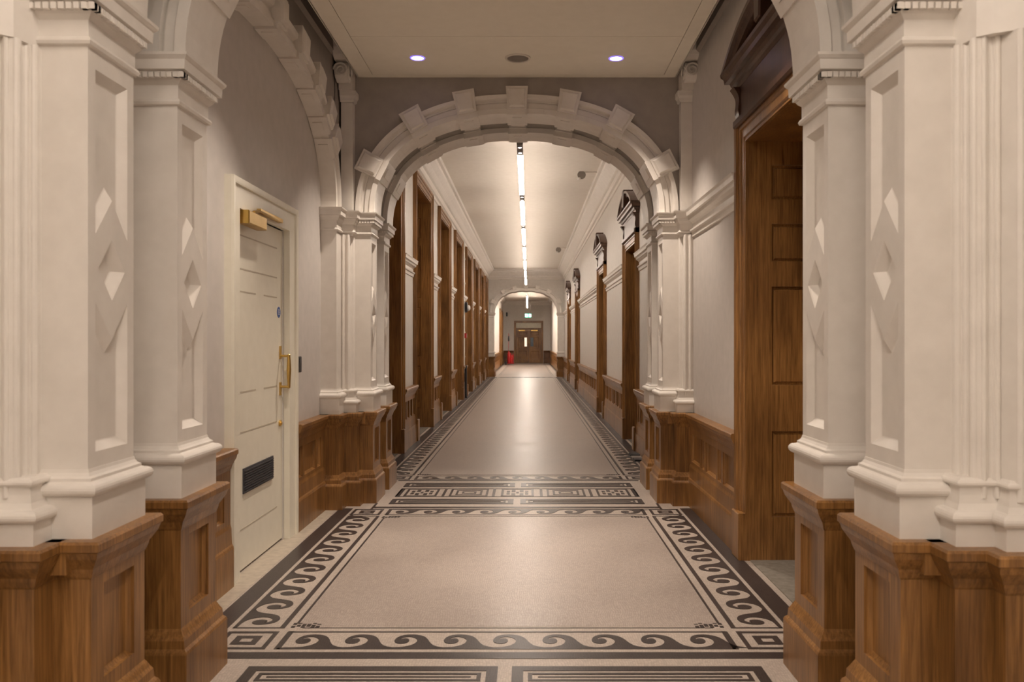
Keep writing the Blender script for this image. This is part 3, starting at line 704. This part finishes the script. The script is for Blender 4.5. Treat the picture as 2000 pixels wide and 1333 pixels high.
# dark services above it
for s, x0, x1, lb in ((-1, -1.60, -1.42, 'left'), (1, 1.22, 1.36, 'right')):
    d = thing('service_duct', ((x0+x1)/2, 5.3, 3.85), f'dark duct in the gap along the {lb} edge of the ceiling panel', 'duct', 'ducts above the ceiling panel')
    MB().box(x0, x1, 3.7, 6.55, 3.98, 4.20).build('casing', 'duct', d)
    m_ = MB()
    for k in range(5): m_.box(x0-.01, x1+.01, 3.9+k*.6, 3.94+k*.6, 3.97, 4.21)
    m_.build('flange', 'duct', d)
def downlight(x, y, label):
    r = thing('downlight', (x, y, Z0), label, 'downlight', 'round downlights in the ceiling panel')
    MB().lathe((x, y, Z0), (0, 0, -1), [(.056, -.004), (.062, 0), (.060, .005), (.050, .005), (.047, -.008)], 28).build('trim_ring', 'lens_rim', r)
    MB().cyl((x, y, Z0-.0015), (0, 0, -1), .048, .001, 28).build('lens', 'lens', r)
    L = bpy.data.lights.new('downlight_beam', 'SPOT'); L.energy = SPOT_POWER; L.color = (1, .84, .70)
    L.spot_size = math.radians(84); L.spot_blend = .7; L.shadow_soft_size = .04
    o = link('downlight_beam', L, r, loc=(0, 0, -.012))
downlight(-.90, 6.65, 'lit round downlight at the left of the ceiling panel')
downlight(.713, 6.66, 'lit round downlight at the right of the ceiling panel')
downlight(-.90, 4.35, 'nearer left downlight of the ceiling panel, above the top of the photo')
downlight(.713, 4.35, 'nearer right downlight of the ceiling panel, above the top of the photo')
sp = thing('ceiling_speaker', (-.085, 6.65, Z0), 'round grey speaker in the middle of the ceiling panel', 'speaker')
MB().lathe((-.085, 6.65, Z0), (0, 0, -1), [(.085, -.002), (.105, 0), (.103, .008), (.088, .010), (.086, .004)], 36).build('rim', 'ceil', sp)
MB().lathe((-.085, 6.65, Z0), (0, 0, -1), [(.087, .004), (.05, .007), (.001, .008)], 36).build('grille', 'grey', sp)

# ------------------------------------------------------------------ pendant line of lamps
ZL = 3.55; LX = -.095
starts = [9.50, 12.65, 15.76, 18.88, 22.05, 25.2, 28.35]
def lamp(x, y0, y1, z, label, glowmat, zceil, conn=True):
    r = thing('linear_lamp', (x, (y0+y1)/2, z), label, 'pendant lamp', 'linear lamps hanging in a row down the corridor')
    MB().box(x-.033, x+.033, y0, y1, z+.012, z+.070).build('housing', 'white_plastic', r)
    MB().box(x-.033, x+.033, y0, y1, z, z+.012).build('diffuser', glowmat, r)
    MB().box(x-.022, x+.022, y0-(.53 if conn else 0), y1, z+.0705, z+.074).build('uplight_diffuser', 'uplight', r)
    for yy in (y0+.3, y1-.3): MB().tube([(x, yy, z+.07), (x, yy, zceil)], .0015, 4).build('suspension_wire', 'grey', r)
    if conn:
        cn = MB().box(x-.033, x+.033, y0-.53, y0, z+.004, z+.070).build('connector', 'grey', r)
        for q in (.12, .38):
            MB().cyl((x, y0-q, z+.004), (0, 0, -1), .020, .003, 16).build('spot', 'spotlens', cn)
    return r
for i, y in enumerate(starts):
    lamp(LX, y, y+2.54 if i < 6 else y+2.95, ZL, f'glowing linear pendant lamp, {ordw[i]} in the row beyond the second arch', 'tube', CEIL2)
lamp(-.06, 38.6, 47.5, 3.32, 'short distant linear pendant lamp beyond the far arch', 'tube_far', CEIL3, conn=False)
lamp(-.06, 35.2, 38.3, 3.32, 'added fill lamp just beyond the far arch, out of sight behind its crown', 'tube_far', CEIL3, conn=False)  # unseen extra lamp, added to brighten the end bay and its back wall
for i, (a, b) in enumerate(((-3.2, -.9), (-.7, 1.9))):
    lamp(C, a, b, 3.62, f'linear pendant lamp over the camera, {"behind" if i == 0 else "above"} it and out of the frame', 'halltube', CEIL1, conn=False)

# ceiling cameras
def dome(x, y, z, r_, label):
    r = thing('ceiling_camera', (x, y, z), label, 'camera', 'round devices under the corridor ceiling')
    MB().tube([(x+.02, y+.03, z+.06), (x+.05, y+.05, CEIL2)], .014).box(x, x+.26, y+.02, y+.06, CEIL2-.02, CEIL2).build('bracket', 'ceil', r)
    MB().lathe((x, y+.10, z), (0, -1, 0), [(.001, -.02), (r_*.55, 0), (r_*.95, .04), (r_*1.02, .09)], 24).build('housing', 'white_plastic', r, smooth=True)
    MB().cyl((x, y+.012, z), (0, -1, 0), r_, .008, 28).build('face', 'grey', r)
    MB().lathe((x-.04, y+.01, z-r_*.9), (0, 0, -1), [(.02, -.02), (.028, 0), (.02, .02), (.001, .026)], 12).build('sensor', 'white_plastic', r)
dome(.877, 13.5, 4.14, .068, 'round grey-faced device under the ceiling, right of the first lamps')
dome(.90, 24.5, 4.13, .080, 'smaller distant round device under the ceiling on the right')

# ------------------------------------------------------------------ small wall fittings, left wall
tr = thing('cable_trunking', (LW2, 20.1, .8), 'white vertical trunking on the left wall between two tall doorways', 'trunking')
MB().box(LW2, LW2+.045, 20.05, 20.17, .80, 4.0).build('cover', 'white_plastic', tr)
m_ = MB()
for z_ in (1.0, 1.6, 2.35, 2.8, 3.4): m_.box(LW2, LW2+.055, 20.04, 20.18, z_, z_+.03)
m_.build('clip', 'white_plastic', tr)
pp = thing('black_post', (-1.535, 20.12, 0), 'thin black post standing against the dado on the left', 'post')
MB().box(-1.56, -1.51, 20.05, 20.17, 0, .80).build('post', 'black', pp); MB().box(-1.57, -1.50, 20.04, 20.18, 0, .02).build('foot', 'black', pp)
al = thing('alarm_sounder', (LW2+.05, 20.25, 2.23), 'black and white alarm sounder on left wall above the trunking', 'alarm')
MB().lathe((LW2+.057, 20.1, 2.23), (1, 0, 0), [(.001, 0), (.13, 0), (.13, .05), (.10, .065), (.001, .066)], 20).build('base', 'black', al)
MB().lathe((LW2+.122, 20.1, 2.21), (1, 0, 0), [(.075, 0), (.07, .035), (.04, .06), (.001, .066)], 20).build('lens_dome', 'white_plastic', al)
cpnt = thing('call_point', (LW2+.05, 20.12, 1.53), 'small red fire call point on the left wall trunking', 'call point')
MB().box(LW2+.045, LW2+.10, 20.05, 20.17, 1.47, 1.59).build('housing', 'red', cpnt); MB().box(LW2+.08, LW2+.102, 20.075, 20.145, 1.495, 1.565).build('glass_cover', 'white_plastic', cpnt)

# ------------------------------------------------------------------ far end: double door, exit sign, trolley
dd = thing('double_door', (.015, END, 0), 'distant oak double door with glazed transom in the end wall', 'door')
FE = Fr((0, END-.02, 0), (1, 0, 0), (0, 0, 1), (0, -1, 0))
MB().prism([(DX0, 0), (DX0+.13, 0), (DX0+.13, DT-.13), (DX1-.13, DT-.13), (DX1-.13, 0), (DX1, 0), (DX1, DT), (DX0, DT)], -.12, .03, FE).build('door_frame', 'oak', dd)
MB().box(DX0+.13, DX1-.13, 2.16, 2.22, -.10, .02, FE).build('transom_bar', 'oak', dd)
MB().box(DX0+.13, DX1-.13, 2.22, DT-.13, -.06, -.05, FE).build('transom_pane', 'frosted', dd)
def dleaf(x0, x1, yo, win, wm, lab):
    f = Fr((x0, END+yo, 0), (1, 0, 0), (0, 0, 1), (0, -1, 0)); W = x1-x0
    panes = [rect(.12, W-.12, .22, .78), rect(.12, W-.12, 1.78, 1.98)]
    wr = rect(win[0]-x0, win[1]-x0, 1.05, 1.62)
    rest = rect(.30, W-.12, .95, 1.66) if win[0]-x0 < W/2 else rect(.12, W-.32, .95, 1.66)
    mb = MB().panelled(f, rect(0, W, .02, 2.15), panes+[rest, wr], [(0, -.015), (.02, -.02)], fill=True)
    lf = mb.build('door_leaf', 'oak', dd)
    for h in panes+[rest]: MB().prism(inset(h, .02), -.04, -.008, f, bevel=.012).build('panel', 'oak', lf)
    MB().prism(inset(wr, .004), -.03, -.010, f).build('window_pane', wm, lf)
    MB().tube([f(win[2]-x0, 1.50, .05), f(win[2]-x0, 1.25, .05)], .012).tube([f(win[2]-x0, 1.5, 0), f(win[2]-x0, 1.5, .05)], .012).tube([f(win[2]-x0, 1.25, 0), f(win[2]-x0, 1.25, .05)], .012).build('pull_handle', 'brass', lf)
    MB().prism(rect(.15, .55, 2.04, 2.10), .0, .06, f).build('door_closer', 'brass', lf)
dleaf(DX0+.14, .03, .10, (-.25, -.09, -.02), 'lit_pane', '')
dleaf(.035, DX1-.14, .0, (.13, .32, .06), 'glass_blue', '')
es = thing('exit_sign', (-.015, 44, 2.87), 'glowing green and white exit sign hanging before the distant double door', 'exit sign')
MB().box(-.19, .16, 44.0, 44.04, 2.665, 2.87).build('sign_box', 'exit_green', es)
FS = Fr((-.19, 44.0, 2.665), (1, 0, 0), (0, 0, 1), (0, -1, 0))
MB().prism(rect(.015, .165, .02, .185), 0, .004, FS).build('doorway_symbol', 'exit_pale', es)
MB().prism([(.05, .10), (.095, .145), (.095, .115), (.14, .115), (.14, .085), (.095, .085), (.095, .055)], .004, .007, FS).build('arrow_symbol', 'exit_green', es)
MB().prism(rect(.215, .335, .02, .185), 0, .004, FS).build('doorway_symbol', 'exit_pale', es)
m_ = MB(); m_.cyl(FS(.29, .155, .004), (0, -1, 0), .014, .004, 12)
for q in (((.28, .14), (.265, .09), .012), ((.265, .09), (.30, .065), .009), ((.30, .065), (.295, .03), .008), ((.265, .09), (.24, .06), .009), ((.24, .06), (.222, .055), .008), ((.278, .135), (.31, .11), .007), ((.278, .135), (.25, .115), .007)):
    m_.tube([FS(q[0][0], q[0][1], .006), FS(q[1][0], q[1][1], .006)], q[2], 6)
m_.build('running_figure', 'exit_green', es)
for x_ in (-.14, .11): MB().tube([(x_, 44.02, 2.87), (x_, 44.02, CEIL3)], .004, 6).build('suspension_rod', 'grey', es)
sn = thing('wall_sounder', (-1.36, END-.05, 3.1), 'small dark fitting high on the end wall, left of exit sign', 'alarm')
MB().prism(rect(-1.41, -1.32, 2.97, 3.22), 0, .09, Fr((0, END, 0), (1, 0, 0), (0, 0, 1), (0, -1, 0)), bevel=.02).build('body', 'black', sn)
MB().tube([(-1.36, END-.03, 2.97), (-1.37, END-.03, .8)], .012, 6).build('conduit', 'white_plastic', sn)
TX, TY = -1.07, 48.0
tl = thing('extinguisher_trolley', (TX, TY, 0), 'red trolley with black wheel and tall handle, far left before double door', 'trolley')
MB().lathe((TX-.06, TY, .10), (0, 0, 1), [(.001, 0), (.10, .0), (.11, .03), (.11, .52), (.08, .60), (.03, .64), (.03, .70)], 20).build('cylinder', 'red', tl, smooth=True)
MB().lathe((TX+.10, TY+.03, .10), (0, 0, 1), [(.001, 0), (.07, .0), (.075, .02), (.075, .40), (.05, .46), (.02, .48)], 18).build('cylinder', 'red', tl, smooth=True)
MB().tube([(TX-.18, TY, .06), (TX+.20, TY, .06), (TX+.20, TY, .62), (TX+.02, TY, .62)], .014).box(TX-.18, TX+.21, TY-.1, TY+.12, .06, .09).build('frame', 'red', tl)
MB().cyl((TX-.27, TY-.05, .11), (1, 0, 0), .11, .05, 24).cyl((TX-.30, TY-.05, .11), (1, 0, 0), .05, .1, 16).build('wheel', 'rubber', tl)
MB().tube([(TX-.27, TY-.03, .11), (TX-.18, TY, .08)], .015).build('axle', 'rubber', tl)
MB().tube([(TX-.10, TY, .70), (TX-.08, TY, 1.85)], .012).build('handle_pole', 'red', tl)
MB().lathe((TX-.085, TY, 1.38), (0, 0, 1), [(.02, 0), (.045, .05), (.04, .16), (.03, .28), (.012, .33)], 12).build('hose_nozzle', 'black', tl)

# ------------------------------------------------------------------ mosaic inlay in the floor
inlay = [0]
H1, H2 = .0010, .0022
def strip(x0, x1, y0, y1, name='border_line', mat='mosaic_dark', z=H2):
    return MB().box(x0, x1, y0, y1, 0.0002, z).build(name, mat, floor)
ux = lambda u: C+u
WAVE = [(.95, .0), (.66, .13), (.56, .33), (.47, .63), (.365, .80), (.19, .89), (0, .87), (-.12, .76), (-.185, .55), (-.17, .38), (-.08, .28), (.03, .28), (.11, .38), (.125, .50), (.085, .61), (.0, .63), (-.055, .56), (-.05, .64), (.02, .72), (.12, .73), (.21, .66), (.275, .55), (.285, .42), (.25, .28), (.17, .16), (.05, .08), (-.10, .05), (-.30, .045), (-.42, .0)]
def smoothloop(p, it=1):
    for _ in range(it):
        q = []
        for i in range(len(p)):
            a, b = p[i], p[(i+1) % len(p)]; q += [(.75*a[0]+.25*b[0], .75*a[1]+.25*b[1]), (.25*a[0]+.75*b[0], .25*a[1]+.75*b[1])]
        p = q
    return p
WV = smoothloop(WAVE, 1)
wave_cache = {}
def wave(period, height, mode, ox, oy):
    """mode gives the direction of travel and of 'up'; the mesh is shared between equal scrolls"""
    key = (round(period, 4), round(height, 4), mode)
    if key not in wave_cache:
        (sx, sy), (tx, ty) = mode
        mb = MB(); tri = tessellate_polygon([[Vector((a, b, 0)) for a, b in WV]])
        P = lambda a, b, z: (sx*a*period+tx*b*height, sy*a*period+ty*b*height, z)
        n = len(WV); i0 = mb.add([P(a, b, H2) for a, b in WV]); j0 = mb.add([P(a, b, .0002) for a, b in WV])
        for t in tri: mb.f.append(tuple(i0+k for k in t))
        for k in range(n): mb.f.append((i0+k, i0+(k+1) % n, j0+(k+1) % n, j0+k))
        wave_cache[key] = mb.mesh('wave_scroll', 'mosaic_dark')
    return link('wave_scroll', wave_cache[key], floor, loc=(ox, oy, 0))
def lineset(lines): # axis aligned dark strips joined in one part
    mb = MB()
    for x0, x1, y0, y1 in lines: mb.box(x0, x1, y0, y1, .0002, H2)
    return mb
def ringrect(mb, x0, x1, y0, y1, t):
    for q in ((x0, x1, y0, y0+t), (x0, x1, y1-t, y1), (x0, x0+t, y0+t, y1-t), (x1-t, x1, y0+t, y1-t)): mb.box(*q, .0002, H2)
def panel_floor(yf, yb, nside, nfront, outer=True, limit=250):
    """yf = near edge of the near square row, yb = far edge of the far row; everything mirrored about C"""
    d = .226
    # pale polished field
    MB().box(ux(-1.03), ux(1.03), yf+d+.075, yb-d-.075, .0002, H1).build('mosaic_field', 'mosaic_field', floor)
    for s in (-1, 1):
        if outer: strip(*sorted((ux(s*1.364), ux(s*1.472))), yf-.02 if yf < 8 else yf+.02, yb+.03, 'dark_band')
        ys0, ys1 = yf+d+.045, yb-d-.045
        strip(*sorted((ux(s*1.087), ux(s*1.112))), ys0, ys1)
        strip(*sorted((ux(s*1.034), ux(s*1.047))), ys0+.07, ys1-.07)
        strip(*sorted((ux(s*1.112), ux(s*1.335))), ys0, ys0+.010); strip(*sorted((ux(s*1.112), ux(s*1.335))), ys1-.010, ys1)
        strip(*sorted((ux(s*1.329), ux(s*1.340))), ys0, ys1)
        per = (ys1-ys0)/nside
        for k in range(nside):
            wave(per, .205, ((0, 1), (-s, 0)), ux(s*1.330), ys0+per*(k+.40))
        for (qa, qb) in ((yf, yf+d), (yb-d, yb)):
            mb = MB(); x0, x1 = sorted((ux(s*1.097), ux(s*1.34)))
            ringrect(mb, x0, x1, qa, qb, .022); ringrect(mb, x0+.062, x1-.062, qa+.058, qb-.058, .032)
            mb.build('corner_square', 'mosaic_dark', floor)
        # little frets in the corners of the field
        for cy, dy in ((yf+d+.055, 1), (yb-d-.055, -1)):
            mb = MB(); u = .013
            fret = ['1.1.11', '111111', '.1111.', '1.11.1', '11..1.'] if s < 0 else ['11.1.1', '111111', '.1111.', '1.11.1', '.1..11']
            for r_, row in enumerate(fret):
                for c_, ch in enumerate(row):
                    if ch == '1':
                        x0 = ux(-s*-1.075) if False else (ux(-1.06)+c_*.024 if s < 0 else ux(1.06)-(5-c_)*.024-.024)
                        ya_ = cy+dy*r_*u; mb.box(x0, x0+.019, min(ya_, ya_+dy*.010), max(ya_, ya_+dy*.010), .0002, H2)
            mb.build('corner_fret', 'mosaic_dark', floor)
    # front and back bands
    for (qa, qb, up, base) in ((yf, yf+d, 1, yf), (yb-d, yb, -1, yb)):
        x0, x1 = ux(-1.056), ux(1.056)
        mb = MB(); ringrect(mb, x0, x1, qa, qb, .012); mb.box(x0+.012, x0+.028, qa, qb, .0002, H2); mb.box(x1-.028, x1-.012, qa, qb, .0002, H2)
        mb.build('border_line', 'mosaic_dark', floor)
        per = (x1-x0-.04)/nfront
        for k in range(nfront):
            wave(per, .195, ((1, 0), (0, up)), x0+.02+per*(k+.40), base+up*.012)
        ln = qb+.047 if up > 0 else qa-.053
        strip(ux(-1.0), ux(1.0), ln, ln+.006)
    strip(ux(-1.50) if yf < 8 else ux(-1.2), ux(1.46) if yf < 8 else ux(1.2), yf-.110, yf-.037) if yf < 8 else strip(ux(-1.2), ux(1.2), yf-.075, yf-.045)
    strip(ux(-1.2), ux(1.2), yb+.037, yb+.098)
panel_floor(3.716, 6.811, 11, 9)
panel_floor(8.262, A3-.35, 99, 9)
MB().box(ux(-1.03), ux(1.03), 33.4, 51.2, .0002, H1).build('mosaic_field', 'mosaic_field', floor)
for s in (-1, 1):
    for a_, b_ in ((1.034, 1.05), (1.087, 1.112), (1.329, 1.34), (1.364, 1.472)): strip(*sorted((ux(s*a_), ux(s*b_))), 33.2, 51.4)
def bars(yc, hh, x0, x1):
    mb = MB(); t = 0
    ringrect(mb, x0, x1, yc-hh, yc+hh, .048); ringrect(mb, x0+.068, x1-.068, yc-hh+.068, yc+hh-.068, .018)
    mb.box(x0+.11, x1-.11, yc-.006, yc+.006, .0002, H2)
    mb.build('striped_bar', 'mosaic_dark', floor)
for y0 in (A1, A2):
    b0 = y0-.06 if y0 == A2 else y0-.10
    off = y0-A2
    for yc in (7.137, 7.959): bars(yc+off+(.02 if y0 == A1 else 0), .110, ux(-1.10), ux(-.03)); bars(yc+off+(.02 if y0 == A1 else 0), .110, ux(.03), ux(1.10))
    ya_, yb_ = 7.356+off, 7.764+off
    if y0 == A1: ya_, yb_ = 2.78, 3.17
    mb = MB(); ringrect(mb, ux(-1.10), ux(1.10), ya_, yb_, .014); mb.box(ux(-1.10), ux(-1.06), ya_, yb_, .0002, H2); mb.box(ux(1.06), ux(1.10), ya_, yb_, .0002, H2); mb.build('border_line', 'mosaic_dark', floor)
    for cx in (-.88, 0, .88):
        mb = MB(); wd_ = .15; x0, x1 = ux(cx-wd_), ux(cx+wd_)
        ringrect(mb, x0, x1, ya_+.03, yb_-.03, .022)
        ym = (ya_+yb_)/2; xm = (x0+x1)/2
        for a_ in (-1, 1):
            for b_ in (-1, 1):
                mb.box(*sorted((xm+a_*.02, xm+a_*.055)), *sorted((ym+b_*.035, ym+b_*.125)), .0002, H2)
                mb.box(*sorted((xm+a_*.07, xm+a_*.10)), *sorted((ym+b_*.015, ym+b_*.085)), .0002, H2)
        mb.box(xm-.012, xm+.012, ym-.03, ym+.03, .0002, H2)
        mb.build('rosette_box', 'mosaic_dark', floor)
    for s in (-1, 1):
        mb = MB()
        for a_, b_ in ((.66, .685), (.205, .23)): mb.box(*sorted((ux(s*a_), ux(s*b_))), ya_, yb_, .0002, H2)
        for k_, t_ in enumerate((.0, .055, .11)):
            x0, x1 = sorted((ux(s*(.27+t_)), ux(s*(.62-t_))))
            ringrect(mb, x0, x1, ya_+.03+t_*1.1, yb_-.03-t_*1.1, .020)
        mb.build('fret', 'mosaic_dark', floor)
    # dark lines that hug the pedestals
    for s in (-1, 1): strip(*sorted((ux(s*1.195), ux(s*1.215))), y0-.30, y0-.03)
fb = thing('floor_box', (1.32, 9.8, 0), 'small black floor plate in front of the first pedimented doorway on the right', 'floor plate')
for a_, b_, m__ in ((9.50, 9.68, 'black'), (9.69, 9.92, 'grey'), (9.93, 10.10, 'black')): MB().prism(rect(1.235, 1.405, a_, b_), .0003, .022 if m__ == 'black' else .012, PLAN, bevel=.004).build('plate', m__, fb)
# outer strips of stone beside the left wall
MB().box(-1.73, -1.585, 3.5, 6.8, .0002, .0012).build('stone_margin', 'limestone', floor)
for a, b in LDOORS[:6]: strip(LW2-.02, LW2-.01, a+.2, b-.2)
